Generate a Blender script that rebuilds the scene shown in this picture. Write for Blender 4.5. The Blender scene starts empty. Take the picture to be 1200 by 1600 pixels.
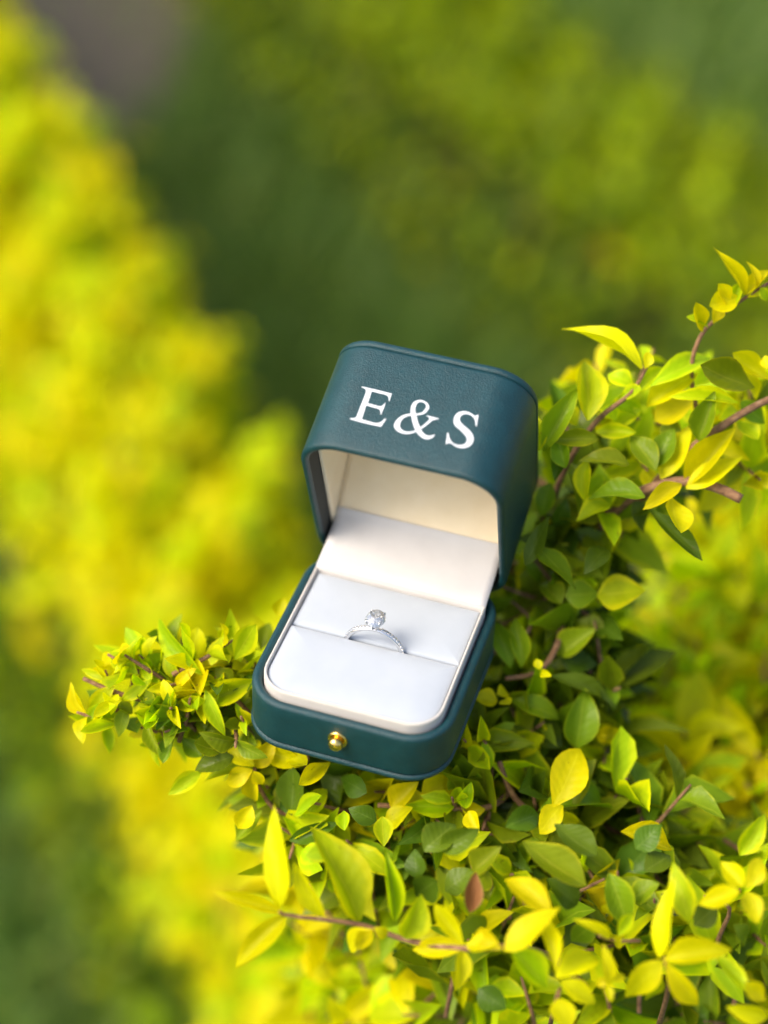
import bpy, bmesh, math, random
import numpy as np
from mathutils import Vector, Matrix

random.seed(7)
rng = np.random.default_rng(7)
scene = bpy.context.scene
col = scene.collection
R = math.radians
Z0 = 1.0                      # height of the ring box rim above the lawn (m)

# ------------------------------------------------------------------ camera
cam_right = Vector((0.95218404, 0.30348038, 0.03528764))
cam_up = Vector((-0.22465591, 0.61718898, 0.75406066))
cam_dir = Vector((-0.20706347, 0.72593211, -0.65585616))
cam_loc = Vector((0.10908574, -0.34749073, 0.39459621 + Z0))
cam_data = bpy.data.cameras.new('camera')
cam = bpy.data.objects.new('camera', cam_data)
col.objects.link(cam)
m = Matrix.Identity(4)
for i in range(3):
    m[i][0], m[i][1], m[i][2], m[i][3] = cam_right[i], cam_up[i], -cam_dir[i], cam_loc[i]
cam.matrix_world = m
cam_data.sensor_fit = 'VERTICAL'
cam_data.sensor_height = 36.0
cam_data.sensor_width = 27.0
cam_data.lens = 67.5
cam_data.clip_start = 0.02
cam_data.clip_end = 500
cam_data.dof.use_dof = True
cam_data.dof.focus_distance = 0.553
cam_data.dof.aperture_fstop = 3.3
scene.camera = cam

# ------------------------------------------------------------------ sky and sun
SUN_AZ, SUN_EL = R(-126), R(50)          # azimuth clockwise from +Y
world = bpy.data.worlds.new('World')
scene.world = world
world.use_nodes = True
wn = world.node_tree.nodes
wl = world.node_tree.links
wn.clear()
sky = wn.new('ShaderNodeTexSky')
sky.sky_type = 'NISHITA'
sky.sun_disc = False
sky.sun_elevation = SUN_EL
sky.sun_rotation = SUN_AZ
sky.air_density = 1.0
sky.dust_density = 5.0
bg = wn.new('ShaderNodeBackground')
bg.inputs['Strength'].default_value = 0.15
wo = wn.new('ShaderNodeOutputWorld')
wl.new(sky.outputs[0], bg.inputs[0])
wl.new(bg.outputs[0], wo.inputs[0])
sun_data = bpy.data.lights.new('sun', 'SUN')
sun_data.energy = 1.5
sun_data.angle = R(32)
sun_data.color = (1.0, 0.90, 0.73)
sun = bpy.data.objects.new('sun', sun_data)
col.objects.link(sun)
sdir = Vector((math.sin(SUN_AZ) * math.cos(SUN_EL), math.cos(SUN_AZ) * math.cos(SUN_EL), math.sin(SUN_EL)))
sun.rotation_euler = (-sdir).to_track_quat('-Z', 'Y').to_euler()
sun.location = sdir * 5
scene.view_settings.view_transform = 'Standard'
scene.view_settings.look = 'None'
scene.view_settings.gamma = 1.0
scene.view_settings.use_curve_mapping = False
scene.view_settings.exposure = 0.82
scene.cycles.max_bounces = 10
scene.cycles.transmission_bounces = 10
scene.cycles.use_denoising = True

# ------------------------------------------------------------------ helpers
def tag(o, label=None, cat=None, group=None, kind=None):
    if label: o['label'] = label
    if cat: o['category'] = cat
    if group: o['group'] = group
    if kind: o['kind'] = kind
    return o

def empty(name, loc=(0, 0, 0)):
    o = bpy.data.objects.new(name, None)
    o.empty_display_size = 0.02
    o.location = loc
    col.objects.link(o)
    return o

def link(name, me, mats=(), parent=None, smooth=True):
    o = bpy.data.objects.new(name, me)
    col.objects.link(o)
    if mats:
        for mt in (mats if isinstance(mats, (list, tuple)) else [mats]):
            me.materials.append(mt)
    if parent: o.parent = parent
    if smooth:
        me.polygons.foreach_set('use_smooth', [True] * len(me.polygons))
    return o

def mesh(name, verts, faces):
    me = bpy.data.meshes.new(name)
    me.from_pydata([tuple(v) for v in verts], [], faces)
    me.update()
    return me

MM = 0.001

def outline(x0, x1, y0, y1, rf, rb, n=10):
    """rounded rectangle, front (y0) corners radius rf, back corners rb, counter-clockwise"""
    P = []
    for cx, cy, a0, r in ((x1 - rb, y1 - rb, 0, rb), (x0 + rb, y1 - rb, 90, rb), (x0 + rf, y0 + rf, 180, rf), (x1 - rf, y0 + rf, 270, rf)):
        for k in range(n + 1):
            a = R(a0 + 90 * k / n)
            P.append((cx + r * math.cos(a), cy + r * math.sin(a)))
    return P

def loft(box, prof, cap0=False, cap1=False, n=10, mn=0.25):
    """box=(x0,x1,y0,y1,rf,rb) in mm; prof = [(inset,z)...] in mm"""
    x0, x1, y0, y1, rf, rb = box
    V, F = [], []
    cnt = 4 * (n + 1)
    for ins, z in prof:
        for p in outline(x0 + ins, x1 - ins, y0 + ins, y1 - ins, max(rf - ins, mn), max(rb - ins, mn), n):
            V.append((p[0] * MM, p[1] * MM, z * MM))
    for k in range(len(prof) - 1):
        for i in range(cnt):
            j = (i + 1) % cnt
            F.append((k * cnt + i, k * cnt + j, (k + 1) * cnt + j, (k + 1) * cnt + i))
    if cap0: F.append(tuple(range(cnt - 1, -1, -1)))
    if cap1: F.append(tuple((len(prof) - 1) * cnt + i for i in range(cnt)))
    return V, F

def fillet(c_ins, c_z, r, a0, a1, n=5):
    return [(c_ins + r * math.cos(R(a0 + (a1 - a0) * k / n)), c_z + r * math.sin(R(a0 + (a1 - a0) * k / n))) for k in range(n + 1)]

def lathe(prof, n=32):
    """prof [(r,z)] around Z, in mm"""
    V, F = [], []
    for r, z in prof:
        for i in range(n):
            a = 2 * math.pi * i / n
            V.append((r * math.cos(a) * MM, r * math.sin(a) * MM, z * MM))
    for k in range(len(prof) - 1):
        for i in range(n):
            j = (i + 1) % n
            F.append((k * n + i, k * n + j, (k + 1) * n + j, (k + 1) * n + i))
    F.append(tuple((len(prof) - 1) * n + i for i in range(n)))
    return V, F

def tube(pts, radii, n=8):
    V, F = [], []
    P = [Vector(p) for p in pts]
    for k, p in enumerate(P):
        d = (P[min(k + 1, len(P) - 1)] - P[max(k - 1, 0)]).normalized()
        s = d.cross(Vector((0.31, 0.17, 0.93)))
        s.normalize()
        t = d.cross(s)
        for i in range(n):
            a = 2 * math.pi * i / n
            V.append(p + (s * math.cos(a) + t * math.sin(a)) * radii[k])
    for k in range(len(P) - 1):
        for i in range(n):
            j = (i + 1) % n
            F.append((k * n + i, k * n + j, (k + 1) * n + j, (k + 1) * n + i))
    F.append(tuple(range(n - 1, -1, -1)))
    F.append(tuple((len(P) - 1) * n + i for i in range(n)))
    return V, F

def recalc(me):
    bm = bmesh.new(); bm.from_mesh(me)
    bmesh.ops.recalc_face_normals(bm, faces=bm.faces)
    bm.to_mesh(me); bm.free()
    return me

# ------------------------------------------------------------------ materials
def new_mat(name):
    mt = bpy.data.materials.new(name)
    mt.use_nodes = True
    nt = mt.node_tree
    nt.nodes.clear()
    out = nt.nodes.new('ShaderNodeOutputMaterial')
    return mt, nt, out

def principled(nt, **kw):
    b = nt.nodes.new('ShaderNodeBsdfPrincipled')
    for k, v in kw.items():
        b.inputs[k.replace('_', ' ')].default_value = v
    return b

def bump(nt, bsdf, height, strength, dist):
    bp = nt.nodes.new('ShaderNodeBump')
    bp.inputs['Strength'].default_value = strength
    bp.inputs['Distance'].default_value = dist
    nt.links.new(height, bp.inputs['Height'])
    nt.links.new(bp.outputs[0], bsdf.inputs['Normal'])
    return bp

def noise(nt, scale, detail=3, rough=0.5, coord='Object'):
    tc = nt.nodes.new('ShaderNodeTexCoord')
    n = nt.nodes.new('ShaderNodeTexNoise')
    n.inputs['Scale'].default_value = scale
    n.inputs['Detail'].default_value = detail
    n.inputs['Roughness'].default_value = rough
    nt.links.new(tc.outputs[coord], n.inputs['Vector'])
    return n

def ramp(nt, fac, stops):
    r = nt.nodes.new('ShaderNodeValToRGB')
    el = r.color_ramp.elements
    el[0].position, el[0].color = stops[0][0], (*stops[0][1], 1)
    el[1].position, el[1].color = stops[-1][0], (*stops[-1][1], 1)
    for p, c in stops[1:-1]:
        e = el.new(p); e.color = (*c, 1)
    nt.links.new(fac, r.inputs[0])
    return r

def leather_mat():
    mt, nt, out = new_mat('teal_leather')
    b = principled(nt, Roughness=0.38, Specular_IOR_Level=0.5)
    n1 = noise(nt, 260, 3)
    c = ramp(nt, n1.outputs[0], [(0.3, (0.0034, 0.038, 0.047)), (0.7, (0.0046, 0.049, 0.060))])
    # scattered pale dust specks
    sp = noise(nt, 2600, 1)
    s2 = ramp(nt, sp.outputs[0], [(0.775, (0, 0, 0)), (0.80, (1, 1, 1))])
    mx = nt.nodes.new('ShaderNodeMix'); mx.data_type = 'RGBA'
    mul = nt.nodes.new('ShaderNodeMath'); mul.operation = 'MULTIPLY'; mul.inputs[1].default_value = 0.5
    nt.links.new(s2.outputs[0], mul.inputs[0])
    nt.links.new(mul.outputs[0], mx.inputs[0])
    nt.links.new(c.outputs[0], mx.inputs[6])
    mx.inputs[7].default_value = (0.35, 0.42, 0.42, 1)
    nt.links.new(mx.outputs[2], b.inputs['Base Color'])
    g = noise(nt, 2200, 4, 0.6)
    bump(nt, b, g.outputs[0], 0.6, 0.0005)
    nt.links.new(b.outputs[0], out.inputs[0])
    return mt

def inner_leather_mat():
    mt, nt, out = new_mat('brown_grey_inner_lining')
    b = principled(nt, Roughness=0.8, Base_Color=(0.035, 0.038, 0.036, 1))
    g = noise(nt, 2500, 3)
    bump(nt, b, g.outputs[0], 0.3, 0.0003)
    nt.links.new(b.outputs[0], out.inputs[0])
    return mt

def fabric_mat(name, c0, c1, scale=1900, rough=0.75, strength=0.18, sheen=0.3):
    mt, nt, out = new_mat(name)
    b = principled(nt, Roughness=rough, Specular_IOR_Level=0.3, Sheen_Weight=sheen)
    tc = nt.nodes.new('ShaderNodeTexCoord')
    mp = nt.nodes.new('ShaderNodeMapping')
    mp.inputs['Rotation'].default_value = (0.4, 0.3, R(38))
    nt.links.new(tc.outputs['Object'], mp.inputs[0])
    w = nt.nodes.new('ShaderNodeTexWave')
    w.inputs['Scale'].default_value = scale
    w.inputs['Distortion'].default_value = 1.5
    w.inputs['Detail'].default_value = 1
    nt.links.new(mp.outputs[0], w.inputs[0])
    n = noise(nt, 140, 4)
    c = ramp(nt, n.outputs[0], [(0.3, c0), (0.7, c1)])
    nt.links.new(c.outputs[0], b.inputs['Base Color'])
    bump(nt, b, w.outputs[1], strength, 0.00015)
    nt.links.new(b.outputs[0], out.inputs[0])
    return mt

def metal_mat(name, c, rough):
    mt, nt, out = new_mat(name)
    b = principled(nt, Metallic=1.0, Roughness=rough, Base_Color=(*c, 1))
    n = noise(nt, 900, 2)
    bump(nt, b, n.outputs[0], 0.05, 0.0001)
    nt.links.new(b.outputs[0], out.inputs[0])
    return mt

def gem_mat():
    mt, nt, out = new_mat('diamond')
    g = nt.nodes.new('ShaderNodeBsdfGlass')
    g.inputs['IOR'].default_value = 2.4
    g.inputs['Roughness'].default_value = 0.0
    g.inputs['Color'].default_value = (0.97, 0.985, 1, 1)
    gl = nt.nodes.new('ShaderNodeBsdfGlossy'); gl.inputs['Roughness'].default_value = 0.03
    gl.inputs['Color'].default_value = (0.95, 0.97, 1, 1)
    ms = nt.nodes.new('ShaderNodeMixShader'); ms.inputs[0].default_value = 0.12
    nt.links.new(g.outputs[0], ms.inputs[1]); nt.links.new(gl.outputs[0], ms.inputs[2])
    df = nt.nodes.new('ShaderNodeBsdfDiffuse'); df.inputs['Color'].default_value = (0.85, 0.9, 0.95, 1)
    m2 = nt.nodes.new('ShaderNodeMixShader'); m2.inputs[0].default_value = 0.12
    nt.links.new(ms.outputs[0], m2.inputs[1]); nt.links.new(df.outputs[0], m2.inputs[2])
    nt.links.new(m2.outputs[0], out.inputs[0])
    return mt

def foil_mat():
    mt, nt, out = new_mat('white_foil_print')
    b = principled(nt, Roughness=0.45, Base_Color=(0.60, 0.64, 0.67, 1))
    n = noise(nt, 1800, 2)
    bump(nt, b, n.outputs[0], 0.08, 0.0001)
    nt.links.new(b.outputs[0], out.inputs[0])
    return mt

def leaf_mat(name, centre, margin, edge, transl=0.42, hue=0.03, val=0.25, rough=0.42):
    """centre: blade colour, margin: colour near the edge; edge 0..1: where the margin starts"""
    mt, nt, out = new_mat(name)
    L = nt.links
    uv = nt.nodes.new('ShaderNodeUVMap'); uv.uv_map = 'leaf_uv'
    sx = nt.nodes.new('ShaderNodeSeparateXYZ'); L.new(uv.outputs[0], sx.inputs[0])
    def math_(op, a, b=None, clamp=False):
        n = nt.nodes.new('ShaderNodeMath'); n.operation = op; n.use_clamp = clamp
        for i, q in enumerate((a, b)):
            if q is None: continue
            if isinstance(q, (int, float)): n.inputs[i].default_value = q
            else: L.new(q, n.inputs[i])
        return n.outputs[0]
    au = math_('ABSOLUTE', math_('SUBTRACT', math_('MULTIPLY', sx.outputs[0], 2.0), 1.0))
    oi = nt.nodes.new('ShaderNodeObjectInfo')
    at = nt.nodes.new('ShaderNodeAttribute'); at.attribute_name = 'variation'
    rnd = math_('FRACT', math_('ADD', oi.outputs['Random'], at.outputs['Fac']))
    tc = nt.nodes.new('ShaderNodeTexCoord')
    nz = nt.nodes.new('ShaderNodeTexNoise')
    nz.inputs['Scale'].default_value = 4.0; nz.inputs['Detail'].default_value = 4
    nz.noise_dimensions = '4D'
    L.new(uv.outputs[0], nz.inputs['Vector'])
    L.new(math_('MULTIPLY', rnd, 37.0), nz.inputs['W'])
    e = math_('ADD', au, math_('MULTIPLY', math_('SUBTRACT', nz.outputs[0], 0.5), 0.55))
    f = nt.nodes.new('ShaderNodeMapRange'); f.interpolation_type = 'SMOOTHSTEP'
    f.inputs['From Min'].default_value = edge; f.inputs['From Max'].default_value = edge + 0.35
    L.new(e, f.inputs['Value'])
    mx = nt.nodes.new('ShaderNodeMix'); mx.data_type = 'RGBA'
    L.new(f.outputs[0], mx.inputs[0])
    mx.inputs[6].default_value = (*centre, 1); mx.inputs[7].default_value = (*margin, 1)
    # pale midrib and faint side veins
    rib = nt.nodes.new('ShaderNodeMapRange')
    rib.inputs['From Min'].default_value = 0.0; rib.inputs['From Max'].default_value = 0.07
    rib.inputs['To Min'].default_value = 0.28; rib.inputs['To Max'].default_value = 0.0
    L.new(au, rib.inputs['Value'])
    vein = math_('SINE', math_('ADD', math_('MULTIPLY', sx.outputs[1], 46.0), math_('MULTIPLY', au, -11.0)))
    mx2 = nt.nodes.new('ShaderNodeMix'); mx2.data_type = 'RGBA'
    L.new(rib.outputs[0], mx2.inputs[0]); L.new(mx.outputs[2], mx2.inputs[6])
    mx2.inputs[7].default_value = (*[min(1, c * 1.35 + 0.05) for c in margin], 1)
    # small brown blemishes
    nb = nt.nodes.new('ShaderNodeTexNoise'); nb.noise_dimensions = '4D'
    nb.inputs['Scale'].default_value = 7.0; nb.inputs['Detail'].default_value = 2
    L.new(uv.outputs[0], nb.inputs['Vector']); L.new(math_('MULTIPLY', rnd, 91.0), nb.inputs['W'])
    bl = nt.nodes.new('ShaderNodeMapRange'); bl.inputs['From Min'].default_value = 0.70; bl.inputs['From Max'].default_value = 0.78
    bl.inputs['To Max'].default_value = 0.75
    L.new(nb.outputs[0], bl.inputs['Value'])
    mx3 = nt.nodes.new('ShaderNodeMix'); mx3.data_type = 'RGBA'
    L.new(bl.outputs[0], mx3.inputs[0]); L.new(mx2.outputs[2], mx3.inputs[6]); mx3.inputs[7].default_value = (0.16, 0.075, 0.02, 1)
    hs = nt.nodes.new('ShaderNodeHueSaturation')
    L.new(mx3.outputs[2], hs.inputs['Color'])
    L.new(math_('ADD', math_('MULTIPLY', math_('SUBTRACT', rnd, 0.5), hue * 2), 0.5), hs.inputs['Hue'])
    r2 = math_('FRACT', math_('MULTIPLY', rnd, 7.31))
    vv = math_('ADD', math_('MULTIPLY', math_('SUBTRACT', r2, 0.5), val * 2), 1.0)
    vv = math_('MULTIPLY', vv, math_('ADD', math_('MULTIPLY', nz.outputs[0], 0.35), 0.83))
    L.new(vv, hs.inputs['Value'])
    b = principled(nt, Roughness=rough, Specular_IOR_Level=0.16)
    L.new(hs.outputs[0], b.inputs['Base Color'])
    bump(nt, b, vein, 0.10, 0.0004)
    t = nt.nodes.new('ShaderNodeBsdfTranslucent')
    hs2 = nt.nodes.new('ShaderNodeHueSaturation'); hs2.inputs['Saturation'].default_value = 1.1; hs2.inputs['Value'].default_value = 1.15
    L.new(hs.outputs[0], hs2.inputs['Color']); L.new(hs2.outputs[0], t.inputs['Color'])
    ms = nt.nodes.new('ShaderNodeMixShader'); ms.inputs[0].default_value = transl
    L.new(b.outputs[0], ms.inputs[1]); L.new(t.outputs[0], ms.inputs[2])
    L.new(ms.outputs[0], out.inputs[0])
    return mt

def bark_mat():
    mt, nt, out = new_mat('twig_bark')
    b = principled(nt, Roughness=0.8)
    n = noise(nt, 420, 5, 0.65)
    c = ramp(nt, n.outputs[0], [(0.3, (0.10, 0.048, 0.02)), (0.55, (0.25, 0.13, 0.06)), (0.75, (0.36, 0.24, 0.13))])
    nt.links.new(c.outputs[0], b.inputs['Base Color'])
    bump(nt, b, n.outputs[0], 0.5, 0.0008)
    nt.links.new(b.outputs[0], out.inputs[0])
    return mt

def ground_mat(name, a, b_, scale):
    mt, nt, out = new_mat(name)
    b = principled(nt, Roughness=0.95)
    n = noise(nt, scale, 6, 0.65)
    c = ramp(nt, n.outputs[0], [(0.3, a), (0.7, b_)])
    nt.links.new(c.outputs[0], b.inputs['Base Color'])
    bump(nt, b, n.outputs[0], 0.6, 0.01)
    nt.links.new(b.outputs[0], out.inputs[0])
    return mt

LEATHER = leather_mat()
INNER = inner_leather_mat()
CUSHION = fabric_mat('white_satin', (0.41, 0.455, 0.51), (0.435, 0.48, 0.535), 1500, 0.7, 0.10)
BAND = fabric_mat('cream_grosgrain', (0.55, 0.515, 0.47), (0.59, 0.555, 0.51), 900, 0.7, 0.35)
LINING = fabric_mat('cream_lining', (0.89, 0.75, 0.51), (0.93, 0.80, 0.57), 1100, 0.8, 0.5)
FLAP = fabric_mat('white_hinge_cloth', (0.55, 0.54, 0.535), (0.585, 0.575, 0.57), 1300, 0.75, 0.15)
GOLD = metal_mat('polished_gold', (0.95, 0.66, 0.20), 0.16)
SILVER = metal_mat('white_gold', (0.80, 0.79, 0.79), 0.14)
GEM = gem_mat()
FOIL = foil_mat()
BARK = bark_mat()
YEL = leaf_mat('golden_leaf', (0.74, 0.69, 0.002), (0.84, 0.75, 0.002), 0.45, 0.48, 0.012, 0.14)
LIM = leaf_mat('lime_leaf', (0.50, 0.66, 0.005), (0.74, 0.80, 0.005), 0.5, 0.5, 0.018, 0.2)
GRN = leaf_mat('green_leaf', (0.20, 0.29, 0.007), (0.44, 0.46, 0.009), 0.78, 0.32, 0.02, 0.25, 0.36)
DRK = leaf_mat('dark_green_leaf', (0.085, 0.145, 0.007), (0.16, 0.22, 0.008), 0.85, 0.22, 0.02, 0.3, 0.34)
DRY = leaf_mat('dry_brown_leaf', (0.26, 0.13, 0.03), (0.34, 0.20, 0.05), 0.6, 0.25, 0.02, 0.2, 0.6)
LEAFM = {'Y': YEL, 'L': LIM, 'G': GRN, 'D': DRK, 'B': DRY}
MATS = [YEL, LIM, GRN, DRK]

# ------------------------------------------------------------------ ground
S = 60
gm = mesh('ground', [(-S, -S, 0), (S, -S, 0), (S, S, 0), (-S, S, 0)], [(0, 1, 2, 3)])
tag(link('ground', gm, ground_mat('lawn_soil', (0.03, 0.065, 0.014), (0.065, 0.115, 0.024), 9)), kind='structure')
sp = [(-1.75, 2.75), (-1.5, 2.2), (-1.22, 1.85), (-1.02, 1.70), (-0.93, 1.74), (-0.89, 1.93), (-0.95, 2.15), (-1.0, 2.5), (-1.2, 2.95), (-1.5, 3.05)]
sm_ = mesh('soil_patch', [(x, y, 0.006) for x, y in sp], [tuple(range(len(sp)))])
tag(link('soil_patch', sm_, ground_mat('bare_soil', (0.085, 0.07, 0.05), (0.15, 0.125, 0.095), 22)), kind='structure')

def inside_poly(x, y, P):
    c = np.zeros(len(x), bool)
    for (x0, y0), (x1, y1) in zip(P, P[1:] + P[:1]):
        k = (y0 > y) != (y1 > y)
        c ^= k & (x < (x1 - x0) * (y - y0) / (y1 - y0 + 1e-12) + x0)
    return c

def grass(n):
    x = rng.uniform(-2.8, 1.8, n); y = rng.uniform(-0.6, 4.4, n)
    keep = ~inside_poly(x, y, sp) | (rng.random(n) < 0.05)
    x, y = x[keep], y[keep]; n = len(x)
    h = rng.uniform(0.035, 0.085, n); w = rng.uniform(0.0022, 0.0042, n)
    a = rng.uniform(0, 2 * math.pi, n); b = a + rng.uniform(0.8, 2.3, n)
    le = rng.uniform(0.2, 0.9, n) * h
    V = np.zeros((n, 5, 3), np.float32)
    cx, cy = np.cos(a) * w, np.sin(a) * w
    lx, ly = np.cos(b) * le, np.sin(b) * le
    V[:, 0] = np.c_[x - cx, y - cy, np.zeros(n)]
    V[:, 1] = np.c_[x + cx, y + cy, np.zeros(n)]
    V[:, 2] = np.c_[x + cx * .8 + lx * .35, y + cy * .8 + ly * .35, h * .62]
    V[:, 3] = np.c_[x - cx * .8 + lx * .35, y - cy * .8 + ly * .35, h * .62]
    V[:, 4] = np.c_[x + lx, y + ly, h]
    base = (np.arange(n) * 5)[:, None]
    tri = np.concatenate([base + np.array([[0, 1, 2]]), base + np.array([[0, 2, 3]]), base + np.array([[3, 2, 4]])], 0).astype(np.int32)
    me = bpy.data.meshes.new('lawn_grass')
    me.vertices.add(n * 5); me.vertices.foreach_set('co', V.ravel())
    me.loops.add(tri.size); me.loops.foreach_set('vertex_index', tri.ravel())
    me.polygons.add(len(tri)); me.polygons.foreach_set('loop_start', np.arange(len(tri), dtype=np.int32) * 3)
    at = me.attributes.new('variation', 'FLOAT', 'POINT')
    at.data.foreach_set('value', np.repeat(rng.random(n).astype(np.float32), 5))
    me.update(); me.validate()
    mt, nt, out = new_mat('grass_blade')
    b_ = principled(nt, Roughness=0.5)
    atn = nt.nodes.new('ShaderNodeAttribute'); atn.attribute_name = 'variation'
    c = ramp(nt, atn.outputs['Fac'], [(0.0, (0.075, 0.18, 0.022)), (0.6, (0.16, 0.29, 0.035)), (1.0, (0.30, 0.37, 0.07))])
    nt.links.new(c.outputs[0], b_.inputs['Base Color'])
    t = nt.nodes.new('ShaderNodeBsdfTranslucent'); nt.links.new(c.outputs[0], t.inputs[0])
    ms = nt.nodes.new('ShaderNodeMixShader'); ms.inputs[0].default_value = 0.35
    nt.links.new(b_.outputs[0], ms.inputs[1]); nt.links.new(t.outputs[0], ms.inputs[2]); nt.links.new(ms.outputs[0], out.inputs[0])
    o = link('lawn_grass', me, mt, smooth=False)
    tag(o, 'short blurred green lawn grass between and beyond the hedges', 'grass', kind='stuff')
grass(200000)

# ------------------------------------------------------------------ leaves
def leaf_grid(nu, nv, bend, fold, twist, shape):
    """unit leaf: base at origin, tip at y=1, width 1; returns verts (n,3), quads, uv"""
    V, UV, F = [], [], []
    for j in range(nv + 1):
        t = j / nv
        if shape == 0: wd = math.sin(math.pi * t ** 0.92) ** 0.85
        elif shape == 1: wd = math.sin(math.pi * t ** 1.15) ** 0.8
        else: wd = math.sin(math.pi * t ** 0.8) ** 1.0
        wd = max(wd, 0.0)
        if j == 0: wd = 0.07
        if j == nv: wd = 0.015
        ang = bend * t
        y = math.sin(ang) / bend if abs(bend) > 1e-4 else t
        z = -(1 - math.cos(ang)) / bend if abs(bend) > 1e-4 else 0
        for i in range(nu + 1):
            s = -1 + 2 * i / nu
            x = 0.5 * wd * s
            zz = z + fold * abs(x) ** 1.2 + 0.02 * math.sin(9 * t + 3 * s)
            th = twist * t
            V.append((x * math.cos(th) - (zz - z) * math.sin(th), y, z + x * math.sin(th) + (zz - z) * math.cos(th)))
            UV.append((0.5 + 0.5 * s, t))
    for j in range(nv):
        for i in range(nu):
            a = j * (nu + 1) + i
            F.append((a, a + 1, a + nu + 2, a + nu + 1))
    return np.array(V), F, np.array(UV)

def leaf_mesh(name, mat, *shape):
    V, F, UV = leaf_grid(4, 8, *shape)
    me = mesh(name, V, F)
    ul = me.uv_layers.new(name='leaf_uv')
    idx = np.empty(len(me.loops), np.int32); me.loops.foreach_get('vertex_index', idx)
    ul.data.foreach_set('uv', UV[idx].astype(np.float32).ravel())
    me.materials.append(mat)
    me.polygons.foreach_set('use_smooth', [True] * len(me.polygons))
    return me

SHAPES = [(0.35, 0.35, 0.15, 0), (0.8, 0.5, -0.3, 0), (-0.45, 0.45, 0.25, 1), (1.15, 0.3, 0.3, 1), (0.15, 0.7, -0.2, 2), (0.6, 0.15, 0.35, 2)]
LEAFS = {k: [leaf_mesh('leaf', mt, *s) for s in SHAPES] for k, mt in LEAFM.items()}

def frame(base, tip, nrm):
    y = (tip - base); L = y.length; y.normalize()
    z = (nrm - y * nrm.dot(y)); z.normalize()
    x = y.cross(z)
    return x, y, z, L

def put_leaf(parent, base, tip, width, nrm, kind, shape=None):
    x, y, z, L = frame(base, tip, nrm)
    o = bpy.data.objects.new('leaf', LEAFS[kind][random.randrange(6) if shape is None else shape])
    mt = Matrix.Identity(4)
    for i in range(3):
        mt[i][0], mt[i][1], mt[i][2], mt[i][3] = x[i] * width, y[i] * L, z[i] * L, base[i]
    col.objects.link(o)
    o.parent = parent
    o.matrix_world = mt
    return o

def foliage(name, parent, base, ydir, nrm, length, width, mat_idx, kind='stuff'):
    """many leaves as one mesh; arrays (n,3),(n,3),(n,3),(n,),(n,),(n,)"""
    n = len(base)
    T = [leaf_grid(2, 4, *s) for s in SHAPES]
    F0 = np.array(T[0][1]); nvt = len(T[0][0]); UV0 = T[0][2]
    y = ydir / np.linalg.norm(ydir, axis=1, keepdims=True)
    z = nrm - y * (nrm * y).sum(1, keepdims=True); z /= np.linalg.norm(z, axis=1, keepdims=True) + 1e-9
    x = np.cross(y, z)
    sh = rng.integers(0, len(T), n)
    TV = np.stack([t[0] for t in T])[sh]
    W = base[:, None] + TV[:, :, 0:1] * (x * width[:, None])[:, None] + TV[:, :, 1:2] * (y * length[:, None])[:, None] + TV[:, :, 2:3] * (z * length[:, None])[:, None]
    faces = (F0[None] + (np.arange(n) * nvt)[:, None, None]).reshape(-1, 4).astype(np.int32)
    me = bpy.data.meshes.new(name)
    me.vertices.add(n * nvt); me.vertices.foreach_set('co', W.astype(np.float32).ravel())
    me.loops.add(faces.size); me.loops.foreach_set('vertex_index', faces.ravel())
    me.polygons.add(len(faces)); me.polygons.foreach_set('loop_start', np.arange(len(faces), dtype=np.int32) * 4)
    me.polygons.foreach_set('material_index', np.repeat(mat_idx.astype(np.int32), len(F0)))
    me.update()
    ul = me.uv_layers.new(name='leaf_uv')
    ul.data.foreach_set('uv', np.tile(UV0[F0.ravel()], (n, 1)).astype(np.float32).ravel())
    at = me.attributes.new('variation', 'FLOAT', 'POINT')
    at.data.foreach_set('value', np.repeat(rng.random(n).astype(np.float32), nvt))
    me.validate()
    o = link(name, me, MATS, parent)
    if kind: o['kind'] = kind
    return o

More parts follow.
